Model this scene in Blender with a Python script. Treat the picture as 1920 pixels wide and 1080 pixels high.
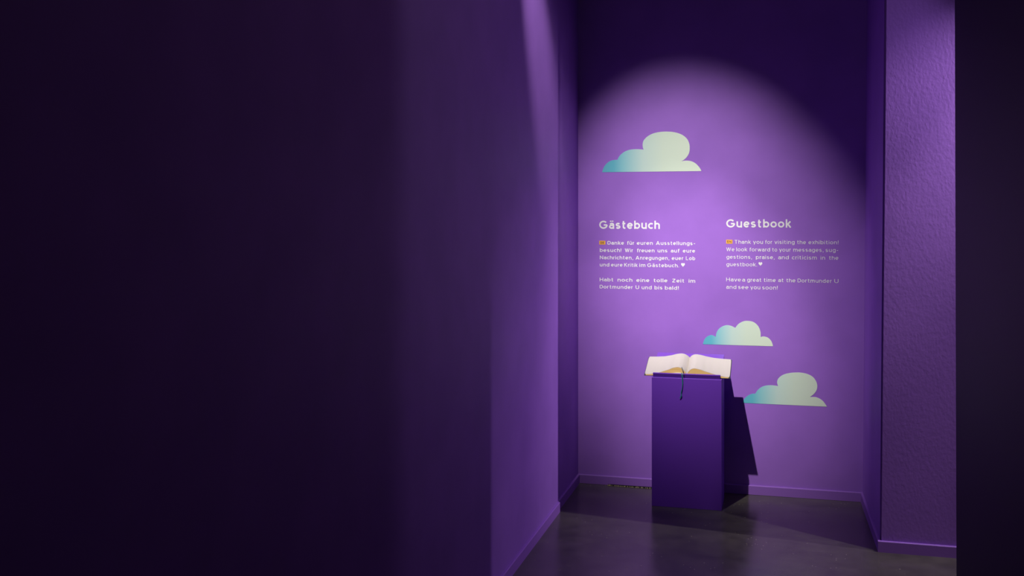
import bpy, bmesh, math, random
from mathutils import Vector, Matrix
from mathutils.geometry import tessellate_polygon
random.seed(4)
C = bpy.context.scene.collection
for o in list(bpy.data.objects): bpy.data.objects.remove(o)

# ------------------------------------------------------------------ camera
TH = math.radians(14.75); CT, ST = math.cos(TH), math.sin(TH)
F = 1900.0; EYE = 1.8; HZ = 410.0
cam = bpy.data.objects.new('camera', bpy.data.cameras.new('camera')); C.objects.link(cam)
cam.location = (0, 0, EYE); cam.rotation_euler = (math.radians(90), 0, TH)
cam.data.lens = F / 1920 * 36; cam.data.sensor_width = 36; cam.data.sensor_fit = 'HORIZONTAL'
cam.data.shift_y = -(540 - HZ) / 1920.0
cam.data.clip_start = 0.05
bpy.context.scene.camera = cam

# ------------------------------------------------------------------ world, lamps, exposure
w = bpy.data.worlds.new('world'); bpy.context.scene.world = w; w.use_nodes = True
w.node_tree.nodes['Background'].inputs[0].default_value = (0.30, 0.25, 0.45, 1)
w.node_tree.nodes['Background'].inputs[1].default_value = 0.002
def spot(name, loc, aim, power, deg, blend, color, radius=0.02):
    l = bpy.data.lights.new(name, 'SPOT'); l.energy = power; l.spot_size = math.radians(deg); l.spot_blend = blend
    l.color = color; l.shadow_soft_size = radius
    o = bpy.data.objects.new(name, l); C.objects.link(o); o.location = loc
    o.rotation_euler = (Vector(aim) - Vector(loc)).to_track_quat('-Z', 'Y').to_euler()
    return o
WARM = (1.0, 0.96, 0.93)
# niche lamp: bright core plus wider spill
spot('niche_spotlight_core', (-1.12, 4.20, 4.42), (-0.495, 6.80, 1.087), 530, 23.7, 1.0, WARM, 0.02)
spot('niche_spotlight_spill', (-1.12, 4.20, 4.42), (-0.514, 6.80, 1.478), 575, 36.4, 1.0, WARM, 0.02)
spot('left_wall_spotlight', (-0.75, 4.55, 4.60), (-1.311, 5.60, 2.75), 225, 21, 1.0, WARM, 0.03)
al = bpy.data.lights.new('dim_corridor_panel', 'AREA'); al.shape = 'SQUARE'; al.size = 0.7; al.energy = 4.6; al.color = (1.0, 0.85, 0.9)  # unseen fill light, added to lift the dark left wall
ao = bpy.data.objects.new('dim_corridor_panel', al); C.objects.link(ao); ao.location = (-0.1, 3.2, 4.75)
# lamps of the corridor that turns off behind the pier, plus an added pier fill
VIOLET = (0.80, 0.66, 1.0)
spot('corridor_spotlight_core', (2.20, 5.546, 3.40), (-1.3, 7.20, 0.30), 270, 48, 1.0, WARM, 0.02)
spot('corridor_spotlight_spill', (2.20, 5.546, 3.40), (-1.3, 6.45, -1.0), 175, 72, 1.0, VIOLET, 0.02)
spot('corridor_downlight', (1.20, 5.50, 3.30), (-1.30, 4.40, 1.3), 21, 110, 0.8, VIOLET, 0.02)
spot('pier_spotlight', (1.90, 5.00, 4.40), (0.88, 5.80, 1.05), 290, 27, 1.0, WARM, 0.03)  # extra lamp added to brighten the middle and foot of the pier
vs = bpy.context.scene.view_settings
vs.view_transform = 'Standard'; vs.look = 'None'; vs.exposure = 0; vs.gamma = 1; vs.use_curve_mapping = False

# ------------------------------------------------------------------ pixel rays -> real places
def ray(px, py):
    a = (px - 960) / F
    return a * CT - ST, a * ST + CT, -(py - HZ) / F
def on_y(px, py, Y):
    dx, dy, dz = ray(px, py); t = Y / dy
    return Vector((dx * t, Y, EYE + dz * t))

# ------------------------------------------------------------------ materials
def mat(name, base, rough=0.6, bump=None, spec=0.5, build=None):
    m = bpy.data.materials.new(name); m.use_nodes = True
    nt = m.node_tree; b = nt.nodes['Principled BSDF']
    b.inputs['Base Color'].default_value = (*base, 1); b.inputs['Roughness'].default_value = rough
    b.inputs['Specular IOR Level'].default_value = spec
    if bump:
        tc = nt.nodes.new('ShaderNodeTexCoord'); n = nt.nodes.new('ShaderNodeTexNoise'); bp = nt.nodes.new('ShaderNodeBump')
        mp = nt.nodes.new('ShaderNodeMapping'); mp.inputs['Scale'].default_value = (1, 1, bump[3] if len(bump) > 3 else 1)
        n.inputs['Scale'].default_value = bump[0]; n.inputs['Detail'].default_value = 4
        bp.inputs['Strength'].default_value = bump[1]; bp.inputs['Distance'].default_value = bump[2]
        nt.links.new(tc.outputs['Object'], mp.inputs['Vector']); nt.links.new(mp.outputs[0], n.inputs['Vector'])
        nt.links.new(n.outputs[0], bp.inputs['Height']); nt.links.new(bp.outputs[0], b.inputs['Normal'])
    if build: build(nt, b)
    return m
PAINT = (0.345, 0.148, 0.62)
def paint_var(nt, b):
    tc = nt.nodes.new('ShaderNodeTexCoord'); n = nt.nodes.new('ShaderNodeTexNoise'); n.inputs['Scale'].default_value = 3.0
    n.inputs['Detail'].default_value = 6
    r = nt.nodes.new('ShaderNodeValToRGB')
    r.color_ramp.elements[0].color = (PAINT[0]*.93, PAINT[1]*.93, PAINT[2]*.94, 1); r.color_ramp.elements[1].color = (PAINT[0]*1.05, PAINT[1]*1.05, PAINT[2]*1.04, 1)
    r.color_ramp.elements[0].position = .35; r.color_ramp.elements[1].position = .65
    nt.links.new(tc.outputs['Object'], n.inputs['Vector']); nt.links.new(n.outputs[0], r.inputs[0]); nt.links.new(r.outputs[0], b.inputs['Base Color'])
M_wall = mat('purple_wall_paint', PAINT, 0.62, (260, 0.10, 0.001), 0.35, paint_var)
M_rough = mat('purple_rolled_paint', PAINT, 0.5, (75, 0.36, 0.003, 0.6), 0.4, paint_var)
M_base = mat('purple_skirting_paint', tuple(c * .86 for c in PAINT), 0.6, None, 0.3)
M_plinth = mat('purple_plinth_lacquer', (0.15, 0.04, 0.44), 0.6, (300, 0.06, 0.001), 0.2)
M_top_lit = mat('purple_plinth_top_lit', (0.20, 0.07, 0.52), 0.4, None, 0.4)  # lighter than the body: light on the top is put into the colour
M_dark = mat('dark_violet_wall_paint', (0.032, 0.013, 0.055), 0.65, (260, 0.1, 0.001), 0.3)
M_black = mat('dark_gap', (0.01, 0.008, 0.012), 0.9)
M_ceil = mat('black_ceiling_paint', (0.012, 0.01, 0.014), 0.9)
M_text = mat('white_vinyl', (0.86, 0.86, 0.84), 0.5)
M_tag = mat('orange_vinyl', (0.90, 0.47, 0.06), 0.5)
M_tagink = mat('plum_ink', (0.16, 0.03, 0.05), 0.6)
M_paper = mat('cream_paper', (0.59, 0.55, 0.49), 0.75, (400, 0.05, 0.0005), 0.3)
M_cover = mat('dark_green_book_cloth', (0.035, 0.05, 0.04), 0.7)
M_teal = mat('teal_ribbon', (0.012, 0.17, 0.16), 0.45)
M_dkrib = mat('charcoal_ribbon', (0.02, 0.03, 0.035), 0.5)
def edge_lines(nt, b):
    tc = nt.nodes.new('ShaderNodeTexCoord'); mp = nt.nodes.new('ShaderNodeMapping'); mp.inputs['Scale'].default_value = (6, 6, 700)
    n = nt.nodes.new('ShaderNodeTexNoise'); n.inputs['Scale'].default_value = 1
    r = nt.nodes.new('ShaderNodeValToRGB'); r.color_ramp.elements[0].color = (.72, .44, .12, 1); r.color_ramp.elements[1].color = (.90, .62, .24, 1)
    r.color_ramp.elements[0].position = .35; r.color_ramp.elements[1].position = .65
    nt.links.new(tc.outputs['Object'], mp.inputs[0]); nt.links.new(mp.outputs[0], n.inputs['Vector']); nt.links.new(n.outputs[0], r.inputs[0]); nt.links.new(r.outputs[0], b.inputs['Base Color'])
M_edge = mat('page_edges', (.65, .48, .22), 0.8, None, 0.2, edge_lines)

def floor_build(nt, b):
    L = nt.links.new
    tc = nt.nodes.new('ShaderNodeTexCoord')
    n = nt.nodes.new('ShaderNodeTexNoise'); n.inputs['Scale'].default_value = 7; n.inputs['Detail'].default_value = 9; n.inputs['Roughness'].default_value = .65
    r = nt.nodes.new('ShaderNodeValToRGB'); r.color_ramp.elements[0].color = (.052, .047, .037, 1); r.color_ramp.elements[1].color = (.100, .090, .070, 1)
    r.color_ramp.elements[0].position = .3; r.color_ramp.elements[1].position = .7
    v = nt.nodes.new('ShaderNodeTexVoronoi'); v.inputs['Scale'].default_value = 34
    n2 = nt.nodes.new('ShaderNodeTexNoise'); n2.inputs['Scale'].default_value = 5; n2.inputs['Detail'].default_value = 2
    m1 = nt.nodes.new('ShaderNodeMath'); m1.operation = 'LESS_THAN'; m1.inputs[1].default_value = 0.10
    m2 = nt.nodes.new('ShaderNodeMath'); m2.operation = 'GREATER_THAN'; m2.inputs[1].default_value = 0.57
    m3 = nt.nodes.new('ShaderNodeMath'); m3.operation = 'MULTIPLY'
    mx = nt.nodes.new('ShaderNodeMixRGB'); mx.inputs[2].default_value = (.34, .30, .25, 1)
    L(tc.outputs['Object'], n.inputs['Vector']); L(tc.outputs['Object'], v.inputs['Vector']); L(tc.outputs['Object'], n2.inputs['Vector'])
    L(n.outputs[0], r.inputs[0]); L(v.outputs['Distance'], m1.inputs[0]); L(n2.outputs[0], m2.inputs[0]); L(m1.outputs[0], m3.inputs[0]); L(m2.outputs[0], m3.inputs[1])
    L(m3.outputs[0], mx.inputs[0]); L(r.outputs[0], mx.inputs[1]); L(mx.outputs[0], b.inputs['Base Color'])
    rr = nt.nodes.new('ShaderNodeMapRange'); rr.inputs[3].default_value = .17; rr.inputs[4].default_value = .27
    L(n.outputs[0], rr.inputs[0]); L(rr.outputs[0], b.inputs['Roughness'])
    bp = nt.nodes.new('ShaderNodeBump'); bp.inputs['Strength'].default_value = .12; bp.inputs['Distance'].default_value = .001
    n3 = nt.nodes.new('ShaderNodeTexNoise'); n3.inputs['Scale'].default_value = 60; n3.inputs['Detail'].default_value = 5
    L(tc.outputs['Object'], n3.inputs['Vector']); L(n3.outputs[0], bp.inputs['Height']); L(bp.outputs[0], b.inputs['Normal'])
M_floor = mat('polished_dark_screed', (.06, .05, .04), .25, None, .75, floor_build)

# ------------------------------------------------------------------ helpers
def link(name, bm, m, parent=None, smooth=False, mats=None):
    me = bpy.data.meshes.new(name); bm.normal_update(); bm.to_mesh(me); bm.free()
    for x in (mats or [m]): me.materials.append(x)
    if smooth:
        for p in me.polygons: p.use_smooth = True
    o = bpy.data.objects.new(name, me); C.objects.link(o)
    if parent: o.parent = parent
    return o
def prism(bm, pts, z0, z1, tops=None):
    """vertical prism over a floor outline (counter-clockwise); tops lets the upper outline differ"""
    lo = [bm.verts.new((p[0], p[1], z0)) for p in pts]; hi = [bm.verts.new((p[0], p[1], z1)) for p in (tops or pts)]
    n = len(pts); bm.faces.new(lo[::-1]); bm.faces.new(hi)
    for i in range(n): bm.faces.new((lo[i], lo[(i+1) % n], hi[(i+1) % n], hi[i]))
def box(bm, x0, x1, y0, y1, z0, z1): prism(bm, [(x0, y0), (x1, y0), (x1, y1), (x0, y1)], z0, z1)
def bevel(bm, w, seg=2):
    bmesh.ops.recalc_face_normals(bm, faces=bm.faces)
    bmesh.ops.bevel(bm, geom=[e for e in bm.edges if e.calc_face_angle(0) > .3], offset=w, segments=seg, affect='EDGES', profile=.6)
def struct(name, bm, m, label=None):
    o = link(name, bm, m); o['kind'] = 'structure'
    if label: o['label'] = label
    return o
def thing(name, label, cat, loc=(0, 0, 0), group=None):
    o = bpy.data.objects.new(name, None); C.objects.link(o); o.location = loc; o.empty_display_size = .1
    o['label'] = label; o['category'] = cat
    if group: o['group'] = group
    return o
def tag(o, label, cat, group=None):
    o['label'] = label; o['category'] = cat
    if group: o['group'] = group
    return o

# ------------------------------------------------------------------ setting
TOP = 4.9
YB = 6.797                      # painted back wall of the niche
XL, XN = -1.311, -1.323         # corridor wall on the left, niche cheek set back from it
YL = 6.09                       # corner between the two
XR0, XR1 = 0.531, 0.531         # niche cheek on the right
YP = 5.805                      # face of the pier on the right
# right cheek leans a little outwards towards the ceiling
cr_b = on_y(1617.5, 942, YB).x; cr_t = on_y(1625, 60, YB).x
TL = (cr_t - cr_b) / (2.98) * TOP        # lean at ceiling height

bm = bmesh.new(); box(bm, -3.0, 4.6, -2.6, 9.0, -.12, 0)
struct('floor', bm, M_floor, 'polished dark concrete floor with pale specks')
bm = bmesh.new(); box(bm, -3.0, 4.6, -2.6, 9.0, TOP, TOP + .12)
struct('ceiling', bm, M_ceil, 'dark ceiling high above the corridor')
bm = bmesh.new(); box(bm, XL - .25, 1.35, YB, YB + .12, 0, TOP)
struct('wall_back', bm, M_wall, 'purple end wall of the niche carrying the lettering')
bm = bmesh.new(); box(bm, XL - .25, XL, -2.5, YL, 0, TOP); bevel(bm, .002, 1)
struct('wall_left', bm, M_wall, 'long purple corridor wall running from the left edge to the niche')
bm = bmesh.new(); box(bm, XL - .25, XN, YL, YB, 0, TOP)
struct('wall_niche_left', bm, M_wall, 'short purple cheek of the niche left of the lettering')
# right cheek and pier
xb = cr_b; xf = XR1
bm = bmesh.new()
prism(bm, [(xf, YP + .038), (xf + .2, YP + .038), (xf + .2, YB), (xb, YB)], 0, TOP,
      [(xf + TL, YP + .038), (xf + .2 + TL, YP + .038), (xf + .2 + TL, YB), (xb + TL, YB)])
struct('wall_niche_right', bm, M_wall, 'narrow purple cheek of the niche right of the lettering')
bm = bmesh.new()
px0 = on_y(1652, 1034, YP).x
tl2 = (on_y(1661.5, 60, YP).x - px0) / 2.9 * TOP
prism(bm, [(px0, YP), (1.16, YP), (1.16, YP + .03), (px0 + .004, YP + .03)], 0, TOP,
      [(px0 + tl2, YP), (1.16, YP), (1.16, YP + .03), (px0 + tl2 + .004, YP + .03)])
bevel(bm, .0025, 2)
struct('wall_right_pier', bm, M_rough, 'roller-textured purple pier right of the niche')
bm = bmesh.new(); box(bm, xf + .06 + TL, 1.16, YP + .03, YB, 0, TOP)
struct('wall_right_core', bm, M_wall)
# corridor wall near the camera on the right; its far end hides the right of the pier
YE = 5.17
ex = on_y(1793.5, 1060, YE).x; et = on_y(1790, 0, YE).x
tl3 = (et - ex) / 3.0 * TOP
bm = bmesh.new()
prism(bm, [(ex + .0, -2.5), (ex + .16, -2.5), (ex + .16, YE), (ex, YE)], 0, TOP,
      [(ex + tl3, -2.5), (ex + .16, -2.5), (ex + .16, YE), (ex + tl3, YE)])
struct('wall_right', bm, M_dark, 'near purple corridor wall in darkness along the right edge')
# far side of the corridor that turns off to the right
bm = bmesh.new(); box(bm, 4.4, 4.55, -2.5, 8.9, 0, TOP); struct('wall_corridor_end', bm, M_wall)
bm = bmesh.new(); box(bm, 1.36, 4.4, 8.7, 8.85, 0, TOP); struct('wall_corridor_far', bm, M_wall)
bm = bmesh.new(); box(bm, XL - .25, 4.4, -2.6, -2.5, 0, TOP); struct('wall_behind', bm, M_wall)

# skirting boards (6 cm, with a chamfered top edge)
BH, BT = .061, .013
def skirt(name, a, b, nrm, label, gap=.0, m=M_base):
    """board from a to b (floor points on the wall face), nrm points into the room"""
    bm = bmesh.new(); a = Vector(a); b = Vector(b); n = Vector(nrm)
    prof = [(0, gap), (BT, gap), (BT, BH - .004), (BT - .004, BH), (0, BH)]
    va = [bm.verts.new((a.x + n.x * d, a.y + n.y * d, z)) for d, z in prof]
    vb = [bm.verts.new((b.x + n.x * d, b.y + n.y * d, z)) for d, z in prof]
    bm.faces.new(va); bm.faces.new(vb[::-1])
    for i in range(5): bm.faces.new((va[i], vb[i], vb[(i+1) % 5], va[(i+1) % 5]))
    bmesh.ops.recalc_face_normals(bm, faces=bm.faces)
    return struct(name, bm, m, label)
gx0, gx1 = on_y(1140, 912, YB - BT).x, on_y(1246, 920, YB - BT).x
sb = skirt('baseboard_back', (XN, YB), (xb, YB), (0, -1), 'purple skirting board along the niche end wall', gap=.0012)
skirt('baseboard_niche_left', (XN, YL + .0), (XN, YB - BT), (1, 0), 'purple skirting board of the left niche cheek')
skirt('baseboard_left', (XL, -2.4), (XL, YL), (1, 0), 'purple skirting board along the left corridor wall')
skirt('baseboard_niche_right', (xf, YP), (xb, YB - BT), (-1, 0), 'purple skirting board of the right niche cheek')
skirt('baseboard_right_pier', (xf - BT, YP), (1.16, YP), (0, -1), 'purple skirting board at the foot of the right pier')
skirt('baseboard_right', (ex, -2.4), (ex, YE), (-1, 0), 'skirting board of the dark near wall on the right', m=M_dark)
# torn joint between skirting and floor left of the plinth
bm = bmesh.new(); box(bm, gx0, gx1, YB - BT - .006, YB - BT + .0015, .0005, .0075)
o = link('open_joint', bm, M_black, sb); 
M_grit = mat('pale_mortar_grit', (.42, .36, .20), .9)
bm = bmesh.new(); x = gx0 - .015
while x < gx1:
    r = random.uniform(.0015, .0034)
    if random.random() < .8:
        bmesh.ops.create_icosphere(bm, subdivisions=1, radius=r, matrix=Matrix.Translation((x, YB - BT - .008 + random.uniform(-.003, .001), r*.6)) @ Matrix.Scale(random.uniform(1, 2), 4, (1, 0, 0)))
    x += random.uniform(.004, .011)
o = link('mortar_grit', bm, M_grit, sb); o['kind'] = 'stuff'; o['label'] = 'pale crumbs of mortar along the open joint'
bm = bmesh.new()
bmesh.ops.create_icosphere(bm, subdivisions=2, radius=.006, matrix=Matrix.Translation((gx0 + .012, YB - BT - .012, .003)) @ Matrix.Scale(.55, 4, (0, 0, 1)) @ Matrix.Scale(1.7, 4, (1, 0, 0)))
for v in bm.verts: v.co += Vector((random.uniform(-.0012, .0012), random.uniform(-.001, .001), 0))
link('mortar_lump', bm, M_grit, sb)

# ------------------------------------------------------------------ clouds on the end wall
def seg_smooth(pts, n=7):
    if len(pts) < 3: return pts[:-1]
    P = [2 * Vector(pts[0]) - Vector(pts[1])] + [Vector(p) for p in pts] + [2 * Vector(pts[-1]) - Vector(pts[-2])]
    P[0] = Vector(pts[0]) * 1.0 + (Vector(pts[0]) - Vector(pts[1])) * .6; out = []
    for i in range(1, len(P) - 2):
        p0, p1, p2, p3 = P[i-1], P[i], P[i+1], P[i+2]
        for k in range(n):
            t = k / n
            out.append(.5 * ((2*p1) + (p2-p0)*t + (2*p0-5*p1+4*p2-p3)*t*t + (3*p1-p0-3*p2+p3)*t**3))
    return out
def cloud_mat(name, x0, x1, stops):
    def build(nt, b):
        tc = nt.nodes.new('ShaderNodeTexCoord'); sx = nt.nodes.new('ShaderNodeSeparateXYZ'); mr = nt.nodes.new('ShaderNodeMapRange')
        mr.inputs[1].default_value = x0; mr.inputs[2].default_value = x1
        r = nt.nodes.new('ShaderNodeValToRGB'); r.color_ramp.elements[0].position = stops[0][0]; r.color_ramp.elements[0].color = (*stops[0][1], 1)
        r.color_ramp.elements[1].position = stops[-1][0]; r.color_ramp.elements[1].color = (*stops[-1][1], 1)
        for p, c in stops[1:-1]: e = r.color_ramp.elements.new(p); e.color = (*c, 1)
        L = nt.links.new; L(tc.outputs['Object'], sx.inputs[0]); L(sx.outputs[0], mr.inputs[0]); L(mr.outputs[0], r.inputs[0]); L(r.outputs[0], b.inputs['Base Color'])
    return mat(name, (.7, .8, .7), .55, None, .4, build)
def cloud(segs, sc, ox, oy, label):
    pts2 = []
    for s in segs: pts2 += seg_smooth(s)
    pts2.append(Vector(segs[-1][-1]))
    P = [on_y(ox + p[0] / sc, oy + p[1] / sc, YB) for p in pts2]
    base = P[0].z; x0 = P[0].x
    P = [(p.x - x0, p.z - base) for p in P]; P[-1] = (P[-1][0], 0.0)      # foot line is level on the wall
    wdt = P[-1][0]
    bm = bmesh.new()
    Q = [P[0]]
    for p in P[1:]:
        if (Vector(p) - Vector(Q[-1])).length > .0012: Q.append(p)
    lo = [bm.verts.new((x, 0, z)) for x, z in Q]; hi = [bm.verts.new((x, -.0008, z)) for x, z in Q]; n = len(Q)
    for t in tessellate_polygon([[Vector((x, z, 0)) for x, z in Q]]):
        f = bm.faces.new([hi[k] for k in t]); f.normal_update()
        if f.normal.y > 0: f.normal_flip()
    for i in range(n): bm.faces.new((lo[i], lo[(i+1) % n], hi[(i+1) % n], hi[i]))
    o = link('cloud_sticker', bm, cloud_mat('cloud_print', 0, wdt, [(0.0, (.12, .50, .60)), (.12, (.13, .52, .62)), (.22, (.28, .64, .67)), (.42, (.58, .77, .68)), (.62, (.67, .81, .64)), (1.0, (.73, .85, .66))]))
    o.location = (x0, YB - .0003, base)
    return tag(o, label, 'cloud sticker', 'clouds on the niche wall')
cloud([[(158,775),(185,700),(230,640),(290,598),(360,583),(400,582)],
       [(400,582),(415,545),(450,500),(510,455),(590,425),(680,415),(770,418),(808,422)],
       [(808,422),(795,380),(795,320),(815,270),(870,215),(950,172),(1050,148),(1170,140),(1290,150),(1400,185),(1480,245),(1520,320),(1530,400),(1520,470),(1490,530),(1440,580),(1400,602)],
       [(1400,602),(1460,594),(1540,600),(1610,630),(1665,680),(1700,730),(1713,762)]], 8.348, 1110, 230,
      'largest cloud sticker, above the left heading, teal fading to cream')
cloud([[(103,315),(115,270),(145,235),(190,217),(225,228),(238,238)], [(238,238),(250,185),(285,140),(345,113),(400,118),(447,140)],
       [(447,140),(480,100),(530,72),(580,66),(640,78),(690,120),(715,180),(718,238)], [(718,238),(750,232),(795,245),(830,280),(847,325),(846,338)]], 5.685, 1300, 590,
      'smallest cloud sticker with two round humps, just above the open book')
cloud([[(523,940),(545,895),(590,858),(630,843),(660,843)], [(660,843),(690,800),(740,765),(810,752),(880,757),(903,763)],
       [(903,763),(893,715),(915,670),(980,632),(1090,616),(1190,625),(1270,660),(1315,725),(1318,790),(1290,840),(1243,878)],
       [(1243,878),(1310,880),(1370,910),(1405,950),(1425,982)]], 5.685, 1300, 590,
      'lowest cloud sticker, right of the plinth, beside its shadow')

# ------------------------------------------------------------------ lettering
XH = .745
def arc(cx, cy, rx, ry, a0, a1, n=None):
    n = n or max(3, int(abs(a1 - a0) / 18))
    return [(cx + rx * math.cos(math.radians(a0 + (a1 - a0) * k / n)), cy + ry * math.sin(math.radians(a0 + (a1 - a0) * k / n))) for k in range(n + 1)]
def glyph(c, w):
    """centre-line strokes of one letter, cap height 1, pen width w; returns strokes, pen extents"""
    h = w / 2; x = XH - h; t = 1 - h; m = XH / 2; ry = (XH - w) / 2; rx = .275
    dot = lambda px, py: [(px - h * 1.05, py), (px + h * 1.05, py)]
    if c == 'A': S = [[(0, 0), (.40, 1)], [(.80, 0), (.40, 1)], [(.13, .27), (.67, .27)]]
    elif c == 'D': S = [[(0, h), (0, t)], [(0, h), (.28, h)] + arc(.28, .5, .36, .5 - h, -90, 90)[1:] + [(0, t)]]
    elif c == 'E': S = [[(.54, h), (0, h), (0, t), (.54, t)], [(0, .5), (.50, .5)]]
    elif c == 'G': S = [arc(.44, .5, .44, .5 - h, 42, 358, 24), [(.88, .47), (.47, .47)]]
    elif c == 'H': S = [[(0, 0), (0, 1)], [(.64, 0), (.64, 1)], [(0, .5), (.64, .5)]]
    elif c == 'K': S = [[(0, 0), (0, 1)], [(.60, 1), (.02, .42)], [(.22, .60), (.64, 0)]]
    elif c == 'L': S = [[(0, 1), (0, h), (.50, h)]]
    elif c == 'N': S = [[(0, 0), (0, 1)], [(0, t), (.66, h)], [(.66, 0), (.66, 1)]]
    elif c == 'T': S = [[(0, t), (.68, t)], [(.34, 0), (.34, t)]]
    elif c == 'U': S = [[(0, 1), (0, .34)] + arc(.32, .34, .32, .34 - h, 180, 360)[1:] + [(.64, 1)]]
    elif c == 'W': S = [[(0, 1), (.27, 0)], [(.27, 0), (.53, 1)], [(.53, 1), (.79, 0)], [(.79, 0), (1.06, 1)]]
    elif c == 'Z': S = [[(0, t), (.60, t)], [(.60, t), (0, h)], [(0, h), (.62, h)]]
    elif c in 'aä':
        S = [[(.46, 0), (.46, .50)], [(.04, XH - .20)] + arc(.25, XH - .25, .21, .25 - h, 165, 0)[1:],
             [(.46, .43), (.20, .41)] + arc(.20, .225, .20, .185 - .0, 95, 270)[1:-1] + [(.22, h)] + [(.34, h + .03), (.46, .17)]]
        S[2] = [(.44, .435), (.22, .435)] + arc(.20, (.435 + h) / 2, .20, (.435 - h) / 2, 90, 270)[1:] + [(.30, h), (.40, .12), (.46, .22)]
    elif c == 'b': S = [[(0, 0), (0, 1)], arc(.27, m, .27, ry, 0, 360, 20)]
    elif c == 'c': S = [arc(.28, m, .28, ry, 48, 312)]
    elif c == 'd': S = [[(.54, 0), (.54, 1)], arc(.27, m, .27, ry, 0, 360, 20)]
    elif c == 'e': S = [[(.02, m), (.53, m)], arc(.275, m, .27, ry, -9 if w < 0 else 0, 318, 18)]
    elif c == 'f': S = [[(.13, 0), (.13, .78)] + arc(.31, .80, .18, .2 - h, 180, 95, 5)[0:] + [(.36, t)], [(0, XH - h), (.35, XH - h)]]
    elif c == 'g': S = [arc(.27, m, .27, ry, 0, 360, 20), [(.54, XH)] + [(.54, -.02)] + arc(.28, -.03, .26, .23 - h, 0, -155, 8)[1:]]
    elif c == 'h': S = [[(0, 0), (0, 1)], arc(.24, XH - .27, .24, .27 - h, 180, 0, 9) + [(.48, 0)]]
    elif c == 'i': S = [[(0, 0), (0, XH)], [(0, .87), (0, 1)]]
    elif c == 'k': S = [[(0, 0), (0, 1)], [(.45, XH), (.02, .28)], [(.16, .42), (.48, 0)]]
    elif c == 'l': S = [[(0, 0), (0, 1)]]
    elif c == 'm': S = [[(0, 0), (0, XH)], arc(.21, XH - .25, .21, .25 - h, 180, 0, 9) + [(.42, 0)], arc(.63, XH - .25, .21, .25 - h, 180, 0, 9) + [(.84, 0)]]
    elif c == 'n': S = [[(0, 0), (0, XH)], arc(.24, XH - .27, .24, .27 - h, 180, 0, 9) + [(.48, 0)]]
    elif c == 'o': S = [arc(.285, m, .285, ry, 0, 360, 20)]
    elif c == 'p': S = [[(0, -.24), (0, XH)], arc(.27, m, .27, ry, 0, 360, 20)]
    elif c == 'r': S = [[(0, 0), (0, XH)], arc(.24, XH - .27, .24, .27 - h, 180, 88, 6) + [(.28, XH - h)]]
    elif c == 's': S = [arc(.22, XH - h - (XH/2 - h)/2, .19, (XH/2 - h)/2, 30, 270, 11)[:-1] + arc(.22, h + (XH/2 - h)/2, .21, (XH/2 - h)/2, 90, -155, 11)]
    elif c == 't': S = [[(.14, .95), (.14, .22)] + arc(.30, .22, .16, .22 - h, 180, 270, 5)[1:] + [(.38, h)], [(0, XH - h), (.37, XH - h)]]
    elif c in 'uü': S = [[(0, XH), (0, .27)] + arc(.24, .27, .24, .27 - h, 180, 360, 9)[1:], [(.48, XH), (.48, 0)]]
    elif c == 'v': S = [[(0, XH), (.26, 0)], [(.52, XH), (.26, 0)]]
    elif c == 'w': S = [[(0, XH), (.20, 0)], [(.20, 0), (.40, XH)], [(.40, XH), (.60, 0)], [(.60, 0), (.80, XH)]]
    elif c == 'x': S = [[(0, XH), (.48, 0)], [(.48, XH), (0, 0)]]
    elif c == 'y': S = [[(0, XH), (.27, 0)], [(.54, XH), (.18, -.24)]]
    elif c == '!': S = [[(0, .30), (0, 1)], [(0, 0), (0, .14)]]
    elif c == '.': S = [[(0, 0), (0, .14)]]
    elif c == ',': S = [[(.03, .14), (-.03, -.13)]]
    elif c == '-': S = [[(0, .40), (.32, .40)]]
    else: raise ValueError(c)
    if c in 'äü':
        q = .24
        S += [[(q - .12, .87), (q - .12, 1)], [(q + .12, .87), (q + .12, 1)]]
    xs = [p[0] for st in S for p in st]
    return S, min(xs) - h, max(xs) + h
ROUND = set('abcdeghopDGU')
def pen(pts, w):
    """one stroke as a strip of quads with mitred joints"""
    P = [Vector(p) for p in pts]; P = [P[0]] + [b for a, b in zip(P, P[1:]) if (b - a).length > 1e-4]
    closed = (P[0] - P[-1]).length < 1e-3 and len(P) > 4
    n = len(P); L = []; R = []
    for i in range(n):
        a = P[i-1] if i else (P[-2] if closed else None); b = P[i+1] if i < n - 1 else (P[1] if closed else None)
        d0 = (P[i] - a).normalized() if a is not None else (b - P[i]).normalized()
        d1 = (b - P[i]).normalized() if b is not None else d0
        n0 = Vector((-d0.y, d0.x)); n1 = Vector((-d1.y, d1.x)); mv = (n0 + n1).normalized()
        k = (w / 2) / max(.45, mv.dot(n0))
        L.append(P[i] + mv * k); R.append(P[i] - mv * k)
    return [(R[i], R[i+1], L[i+1], L[i]) for i in range(n - 1)]
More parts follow.
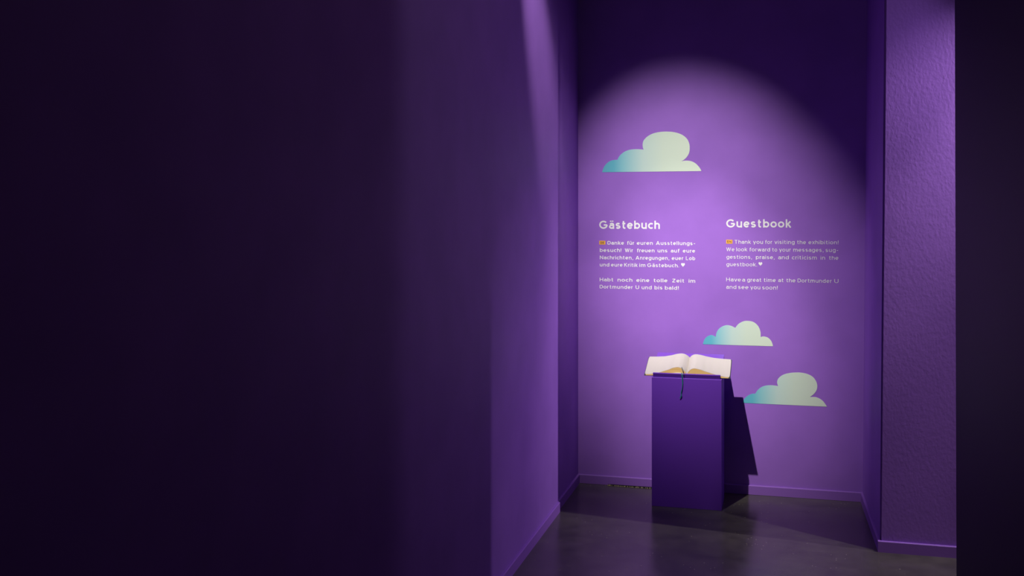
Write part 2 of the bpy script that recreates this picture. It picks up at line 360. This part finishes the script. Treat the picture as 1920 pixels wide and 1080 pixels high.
def put_word(bm, word, xa, xb_, zb, caph, weight, org, y=0.0):
    """word between xa and xb_ (metres along the wall) on baseline zb"""
    cur = 0; quads = []; prev = None; layer = 0
    for ch in word:
        S, a, b = glyph(ch, weight)
        if prev is not None:
            gap = .255 - weight * .35
            if ch in ROUND - set('b') : gap -= .035
            if prev in ROUND - set('d') : gap -= .035
            if ch in 'ftvwyx' or prev in 'frtvwyxk': gap -= .05
            if prev == 'r' or (prev == 'f' and ch != 'i'): gap -= .06
            cur += gap
        for st in S:
            layer += 1
            for q in pen(st, weight): quads.append(([(p.x - a + cur, p.y) for p in q], .0004 + .00004 * (layer % 8)))
        cur += b - a; prev = ch
    sx = (xb_ - xa) / cur
    for q, dp in quads:
        P = [(xa + p[0] * sx - org.x, zb + p[1] * caph - org.z) for p in q]
        ar = sum(P[k-1][0] * P[k][1] - P[k][0] * P[k-1][1] for k in range(4))
        if abs(ar) < 1e-12: continue
        if ar < 0: P = P[::-1]
        fr = [bm.verts.new((x, y - dp, z)) for x, z in P]; bk_ = [bm.verts.new((x, y, z)) for x, z in P]
        bm.faces.new(fr)
        for k in range(4): bm.faces.new((fr[k], bk_[k], bk_[(k+1) % 4], fr[(k+1) % 4]))
def solid(bm, d=.0006):
    fs = list(bm.faces)
    for f in fs:
        if f.normal.y > 0: f.normal_flip()
    r = bmesh.ops.extrude_face_region(bm, geom=fs)
    for v in [g for g in r['geom'] if isinstance(g, bmesh.types.BMVert)]: v.co.y -= d
    bmesh.ops.recalc_face_normals(bm, faces=bm.faces)
YT = YB - .0002
def line(parent, org, words, yb, sc, ox, oy, caph, weight, name='word'):
    zb = on_y(ox + words[0][1] / sc, oy + yb / sc, YB).z
    for wd, a, b in words:
        bm = bmesh.new()
        A = on_y(ox + a / sc, oy + yb / sc, YB); B = on_y(ox + b / sc, oy + yb / sc, YB)
        put_word(bm, wd, A.x, B.x, zb, caph, weight, org)
        link(name, bm, M_text, parent)
def heart(parent, org, a, b, yt, yb, sc, ox, oy):
    A = on_y(ox + a / sc, oy + yt / sc, YB); B = on_y(ox + b / sc, oy + yb / sc, YB)
    cx, wd = (A.x + B.x) / 2, (B.x - A.x) / 2; ht = (A.z - B.z)
    bm = bmesh.new(); vs_ = []
    for k in range(32):
        t = k / 32 * 2 * math.pi
        x = 16 * math.sin(t)**3 / 16; z = (13 * math.cos(t) - 5 * math.cos(2*t) - 2 * math.cos(3*t) - math.cos(4*t))
        vs_.append(bm.verts.new((cx + x * wd - org.x, 0, B.z + (z + 17) / 29 * ht - org.z)))
    f = bm.faces.new(vs_); bmesh.ops.triangulate(bm, faces=[f]); bm.normal_update(); solid(bm)
    link('heart_symbol', bm, M_text, parent)
def lang_tag(parent, org, a, b, yt, yb, sc, ox, oy, txt):
    A = on_y(ox + a / sc, oy + yt / sc, YB); B = on_y(ox + b / sc, oy + yb / sc, YB)
    bm = bmesh.new(); box(bm, A.x - org.x, B.x - org.x, -.0006, 0, B.z - org.z, A.z - org.z)
    t = link('language_tag', bm, M_tag, parent); t['label'] = 'orange language tag reading ' + txt
    h = A.z - B.z; wd = B.x - A.x
    bm = bmesh.new(); put_word(bm, txt, A.x + wd * .17, A.x + wd * .83, B.z + h * .22, h * .56, .17, org, -.0007)
    link('tag_lettering', bm, M_tagink, t)
SC = 6.354
def block(ox, label, head, hy, caph_h, lines, capl, wgt, hearts, tagr):
    org = on_y(ox + head[1] / SC, 390 + 960 / SC, YB); org.y = YT
    t = thing('wall_lettering', label, 'wall text', org)
    line(t, org, [head], hy, SC, ox, 390, caph_h, .185, 'heading')
    for wds, yb in lines: line(t, org, wds, yb, SC, ox, 390, capl, wgt)
    heart(t, org, *hearts, SC, ox, 390); lang_tag(t, org, *tagr[:4], SC, ox, 390, tagr[4])
px = 6.73 / F
block(1100, 'white German lettering headed Gästebuch, left of the two text blocks', ('Gästebuch', 150, 872), 248, 15.6 * px, [
    ([('Danke',248,445),('für',480,570),('euren',597,788),('Ausstellungs-',825,1296)], 436),
    ([('besuch!',157,413),('Wir',455,555),('freuen',597,808),('uns',845,962),('auf',1002,1110),('eure',1145,1293)], 523),
    ([('Nachrichten,',157,555),('Anregungen,',583,985),('euer',1013,1155),('Lob',1182,1293)], 610),
    ([('und',157,270),('eure',290,428),('Kritik',447,608),('im',628,700),('Gästebuch.',722,1100)], 696),
    ([('Habt',155,320),('noch',368,545),('eine',592,748),('tolle',795,963),('Zeit',1017,1165),('im',1215,1293)], 873),
    ([('Dortmunder',155,553),('U',583,625),('und',655,775),('bis',808,903),('bald!',932,1097)], 958)],
    6.9 * px, .165, (1125, 1170, 655, 705), (150, 223, 390, 436, 'DE'))
block(1340, 'white English lettering headed Guestbook, right of the two text blocks', ('Guestbook', 138, 915), 232, 15.6 * px * .975, [
    ([('Thank',235,432),('you',458,575),('for',600,688),('visiting',713,952),('the',980,1088),('exhibition!',1117,1475)], 425),
    ([('We',138,235),('look',258,390),('forward',413,660),('to',683,745),('your',768,910),('messages,',937,1297),('sug-',1322,1475)], 514),
    ([('gestions,',140,445),('praise,',492,715),('and',757,883),('criticism',920,1217),('in',1262,1315),('the',1360,1475)], 604),
    ([('guestbook.',140,505)], 692),
    ([('Have',138,313),('a',328,362),('great',387,558),('time',583,727),('at',757,823),('the',852,962),('Dortmunder',988,1397),('U',1425,1475)], 873),
    ([('and',138,258),('see',280,402),('you',425,543),('soon!',567,750)], 962)],
    7.1 * px * .975, .125, (522, 568, 645, 692), (137, 212, 378, 425, 'EN'))

# ------------------------------------------------------------------ plinth
PX0, PX1, PY0, PY1 = -.770, -.341, 6.365, 6.690
PZ0, PZ1 = .806, .921
pl = thing('plinth', 'tall purple plinth with a sloping reading top, standing before the niche wall', 'plinth', ((PX0+PX1)/2, (PY0+PY1)/2, 0))
pc = pl.location.copy()
def rel(bm): bmesh.ops.translate(bm, verts=bm.verts, vec=-pc)
bm = bmesh.new()
sec = [(PY0, 0), (PY1, 0), (PY1, PZ1 - .003), (PY0, PZ0 - .003)]
a = [bm.verts.new((PX0, y, z)) for y, z in sec]; b = [bm.verts.new((PX1, y, z)) for y, z in sec]
bm.faces.new(a); bm.faces.new(b[::-1])
for i in range(4): bm.faces.new((a[i], b[i], b[(i+1) % 4], a[(i+1) % 4]))
bevel(bm, .0015, 2); rel(bm); link('body', bm, M_plinth, pl)
bm = bmesh.new()
sec = [(PY0, PZ0 - .0029), (PY1, PZ1 - .0029), (PY1, PZ1), (PY0, PZ0)]
a = [bm.verts.new((PX0, y, z)) for y, z in sec]; b = [bm.verts.new((PX1, y, z)) for y, z in sec]
bm.faces.new(a); bm.faces.new(b[::-1])
for i in range(4): bm.faces.new((a[i], b[i], b[(i+1) % 4], a[(i+1) % 4]))
bevel(bm, .001, 2); rel(bm); link('sloping_top', bm, M_top_lit, pl)
SL = math.atan2(PZ1 - PZ0, PY1 - PY0); SC_, SS = math.cos(SL), math.sin(SL)
PXM = -.5545
def P3(x, s, n):   # sloping top frame: x across, s up the slope, n off the surface
    return Vector((PXM + x, PY0 + s * SC_ - n * SS, PZ0 + s * SS + n * SC_))
def slab(bm, x0, x1, s0, s1, n0, n1):
    v = [bm.verts.new(P3(x, s, n)) for n in (n0, n1) for x, s in ((x0, s0), (x1, s0), (x1, s1), (x0, s1))]
    for q in ((3,2,1,0), (4,5,6,7), (0,1,5,4), (1,2,6,5), (2,3,7,6), (3,0,4,7)): bm.faces.new([v[i] for i in q])
LIP0, LIP1, LIPH = .006, .017, .0265
bm = bmesh.new(); slab(bm, -.208, .207, LIP0, LIP1, -.0005, LIPH); bevel(bm, .001, 1); rel(bm)
o = link('book_stop', bm, M_plinth, pl)

# ------------------------------------------------------------------ guest book
BS0, BS1 = LIP1 + .0005, LIP1 + .247
bk = thing('open_guest_book', 'open blank guest book with cream pages and dark green cover on the plinth', 'book', P3(0, BS0, 0))
bo = bk.location.copy()
def relb(bm): bmesh.ops.translate(bm, verts=bm.verts, vec=-bo)
WB = .262
for sgn in (-1, 1):
    bm = bmesh.new()
    x0, x1 = (-.2655, -.008) if sgn < 0 else (.008, .2655)
    slab(bm, x0, x1, BS0 + .0, BS1 + .002, .0004, .0034); bevel(bm, .001, 1); relb(bm)
    link('cover_board', bm, M_cover, bk)
bm = bmesh.new(); slab(bm, -.0079, .0079, BS0, BS1 + .002, .0004, .0024); relb(bm); link('spine', bm, M_cover, bk)
def ctrl(pts, x):
    for (x0, y0), (x1, y1) in zip(pts, pts[1:]):
        if x <= x1:
            t = (x - x0) / (x1 - x0); t = t*t*(3-2*t) * .5 + t * .5
            return y0 + (y1 - y0) * t
    return pts[-1][1]
PL = [(0, .012), (.012, .026), (.030, .037), (.052, .041), (.080, .036), (.120, .023), (.165, .014), (.215, .0105), (.262, .0085)]
PR = [(0, .012), (.010, .026), (.026, .036), (.046, .038), (.078, .032), (.115, .022), (.160, .0145), (.215, .0105), (.262, .0085)]
def smooth_prof(pts, N=44):
    xs = [pts[-1][0] * (i / N) ** 1.15 for i in range(N + 1)]
    ys = [ctrl(pts, x) for x in xs]
    for _ in range(3): ys = [ys[0]] + [(ys[i-1] + 2*ys[i] + ys[i+1]) / 4 for i in range(1, N)] + [ys[-1]]
    return list(zip(xs, ys))
def lift(s, x):
    q = (s - BS0) / (BS1 - BS0); e = 1 + .25 * (1 - q) - .03 * q
    return 1 + (e - 1) * max(0, 1 - (x / .20) ** 2)
def fan(s, x): return .011 * max(0, 1 - (s - BS0) / (BS1 - BS0) * 1.6) * math.sin(math.pi * min(x / .23, 1)) ** 1.0
def sheet(bm, sgn, prof, d, s0, s1, th, xmax, corner=.010, wav=0):
    """a curved leaf following the page profile, lowered by d"""
    NS = 10; rows = []
    for j in range(NS + 1):
        t = j / NS; s = s0 + (s1 - s0) * t; row = []
        cut = 0
        if j == NS: cut = corner
        elif j == NS - 1: cut = corner * .15
        if j == 0: cut = corner * .7
        for x, y in prof:
            k = min(1, x / prof[-1][0]); X = min(x, xmax - cut) if x > xmax - corner else x
            n = (y * (1 - d) + .004 * d) * lift(s, x) + fan(s, x)
            row.append((sgn * X, s, n + wav * math.sin(t * 5 + x * 30) * k))
        row = [(X, S + .36 * N * (1 - t) ** 2, N) for X, S, N in row]
        rows.append(row)
    if th:
        top = [[bm.verts.new(P3(*p)) for p in r] for r in rows]; bot = [[bm.verts.new(P3(p[0], p[1], p[2] - th)) for p in r] for r in rows]
        n = len(prof)
        for j in range(NS):
            for i in range(n - 1):
                bm.faces.new((top[j][i], top[j][i+1], top[j+1][i+1], top[j+1][i])); bm.faces.new((bot[j][i], bot[j+1][i], bot[j+1][i+1], bot[j][i+1]))
            bm.faces.new((top[j][0], top[j+1][0], bot[j+1][0], bot[j][0])); bm.faces.new((top[j][-1], bot[j][-1], bot[j+1][-1], top[j+1][-1]))
        for i in range(n - 1):
            bm.faces.new((top[0][i], bot[0][i], bot[0][i+1], top[0][i+1])); bm.faces.new((top[-1][i], top[-1][i+1], bot[-1][i+1], bot[-1][i]))
        bmesh.ops.remove_doubles(bm, verts=bm.verts, dist=1e-6)
        bmesh.ops.recalc_face_normals(bm, faces=bm.faces)
for sgn, pts in ((-1, PL), (1, PR)):
    prof = smooth_prof(pts)
    # page block: from just under the top leaf down to the cover
    bm = bmesh.new(); s0, s1 = BS0 + .0021, BS1 - .003
    ptop = [(x, max(y - .0008, .0042)) for x, y in prof if x <= .2600]
    A = [bm.verts.new(P3(sgn * x, s0 + .36 * (n * lift(s0, x) + fan(s0, x)), n * lift(s0, x) + fan(s0, x))) for x, n in ptop]; B = [bm.verts.new(P3(sgn * x, s1, n * lift(s1, x) + fan(s1, x))) for x, n in ptop]
    A2 = [bm.verts.new(P3(sgn * x, s0, .0036)) for x, n in ptop]; B2 = [bm.verts.new(P3(sgn * x, s1, .0036)) for x, n in ptop]
    for i in range(len(ptop) - 1):
        for q, mi in (((A[i], A[i+1], B[i+1], B[i]), 0), ((A2[i], B2[i], B2[i+1], A2[i+1]), 0), ((A[i], A2[i], A2[i+1], A[i+1]), 1), ((B[i], B[i+1], B2[i+1], B2[i]), 1)):
            bm.faces.new(q).material_index = mi
    bm.faces.new((A[0], B[0], B2[0], A2[0])).material_index = 0
    bm.faces.new((A[-1], A2[-1], B2[-1], B[-1])).material_index = 0
    bmesh.ops.recalc_face_normals(bm, faces=bm.faces); relb(bm)
    link('page_block', bm, None, bk, mats=[M_paper, M_edge])
    bm = bmesh.new(); sheet(bm, sgn, prof, 0, BS0 + .002, BS1 - .001, .0007, .262, .004, .0004); relb(bm)
    link('page', bm, M_paper, bk, smooth=False)
# a leaf standing a little apart inside the left block
prof = [(x, y) for x, y in smooth_prof(PL) if x < .12]
bm = bmesh.new(); A = []
for j, s in enumerate((BS0 - .0002, BS0 + .02)):
    A.append([bm.verts.new(P3(-x, s + .001, .0040 + (y - .004) * .60)) for x, y in prof])
B = [[bm.verts.new(v.co + Vector((0, 0, -.0022))) for v in r] for r in A]
for i in range(len(prof) - 1):
    bm.faces.new((A[0][i], A[0][i+1], A[1][i+1], A[1][i])); bm.faces.new((B[0][i], B[1][i], B[1][i+1], B[0][i+1]))
    bm.faces.new((A[0][i], B[0][i], B[0][i+1], A[0][i+1]))
bmesh.ops.recalc_face_normals(bm, faces=bm.faces); relb(bm); link('loose_leaf', bm, M_paper, bk)

def ribbon(name, pts, wid, m, th=.0006):
    bm = bmesh.new(); P = [Vector(p) for p, _ in pts]; tw = [a for _, a in pts]
    Q = []; n = 6
    E = [2*P[0]-P[1]] + P + [2*P[-1]-P[-2]]; T = [tw[0]] + tw + [tw[-1]]
    for i in range(1, len(E) - 2):
        for k in range(n if i < len(E) - 3 else n + 1):
            t = k / n; p0, p1, p2, p3 = E[i-1:i+3]
            Q.append((.5 * ((2*p1) + (p2-p0)*t + (2*p0-5*p1+4*p2-p3)*t*t + (3*p1-p0-3*p2+p3)*t**3), T[i] + (T[i+1]-T[i])*t))
    rows = []
    for i, (q, ang) in enumerate(Q):
        d = (Q[min(i+1, len(Q)-1)][0] - Q[max(i-1, 0)][0]).normalized()
        side = Vector((1, 0, 0)); side = (side - d * side.dot(d)).normalized(); nn = d.cross(side).normalized()
        sv = side * math.cos(ang) + nn * math.sin(ang); nv = d.cross(sv)
        rows.append([bm.verts.new(q + sv * wid/2 * a + nv * th/2 * b_) for a, b_ in ((-1,-1),(1,-1),(1,1),(-1,1))])
    for r0, r1 in zip(rows, rows[1:]):
        for k in range(4): bm.faces.new((r0[k], r0[(k+1)%4], r1[(k+1)%4], r1[k]))
    bm.faces.new(rows[0][::-1]); bm.faces.new(rows[-1]); bmesh.ops.recalc_face_normals(bm, faces=bm.faces); relb(bm)
    return link(name, bm, m, bk)
YF = PY0 - .003
lt = LIPH + .0012
rx = on_y(1278.5, 703, YF).x - PXM
o = ribbon('ribbon_bookmark', [(P3(rx - .004, LIP1 + .006, .022), 0), (P3(rx - .001, LIP1 + .001, lt + .0006), 0), (P3(rx, (LIP0+LIP1)/2, lt + .0004), 0), (P3(rx + .001, LIP0 - .002, lt - .003), .0),
        (on_y(1279.3, 709, YF - .003), .1), (on_y(1279.8, 718, YF - .002), .5), (on_y(1279, 728, YF - .003), 1.2), (on_y(1277, 736, YF - .004), .8), (on_y(1277.5, 741, YF - .006), .4), (on_y(1275, 747, YF - .003), .2)], .0062, M_teal)
o['label'] = 'teal ribbon bookmark hanging over the front of the plinth'
o = ribbon('ribbon_bookmark', [(P3(-.034, BS0 + .035, .0500), 0), (P3(-.028, BS0 + .018, .0480), 0), (P3(-.021, BS0 + .004, .040), .2), (P3(-.0175, LIP1 - .003, lt + .001), .3), (P3(-.016, LIP0 - .0018, lt - .004), .3), (P3(-.015, LIP0 - .003, .010), .2)], .005, M_dkrib)
o['label'] = 'thin charcoal ribbon lying over the left page near the gutter'
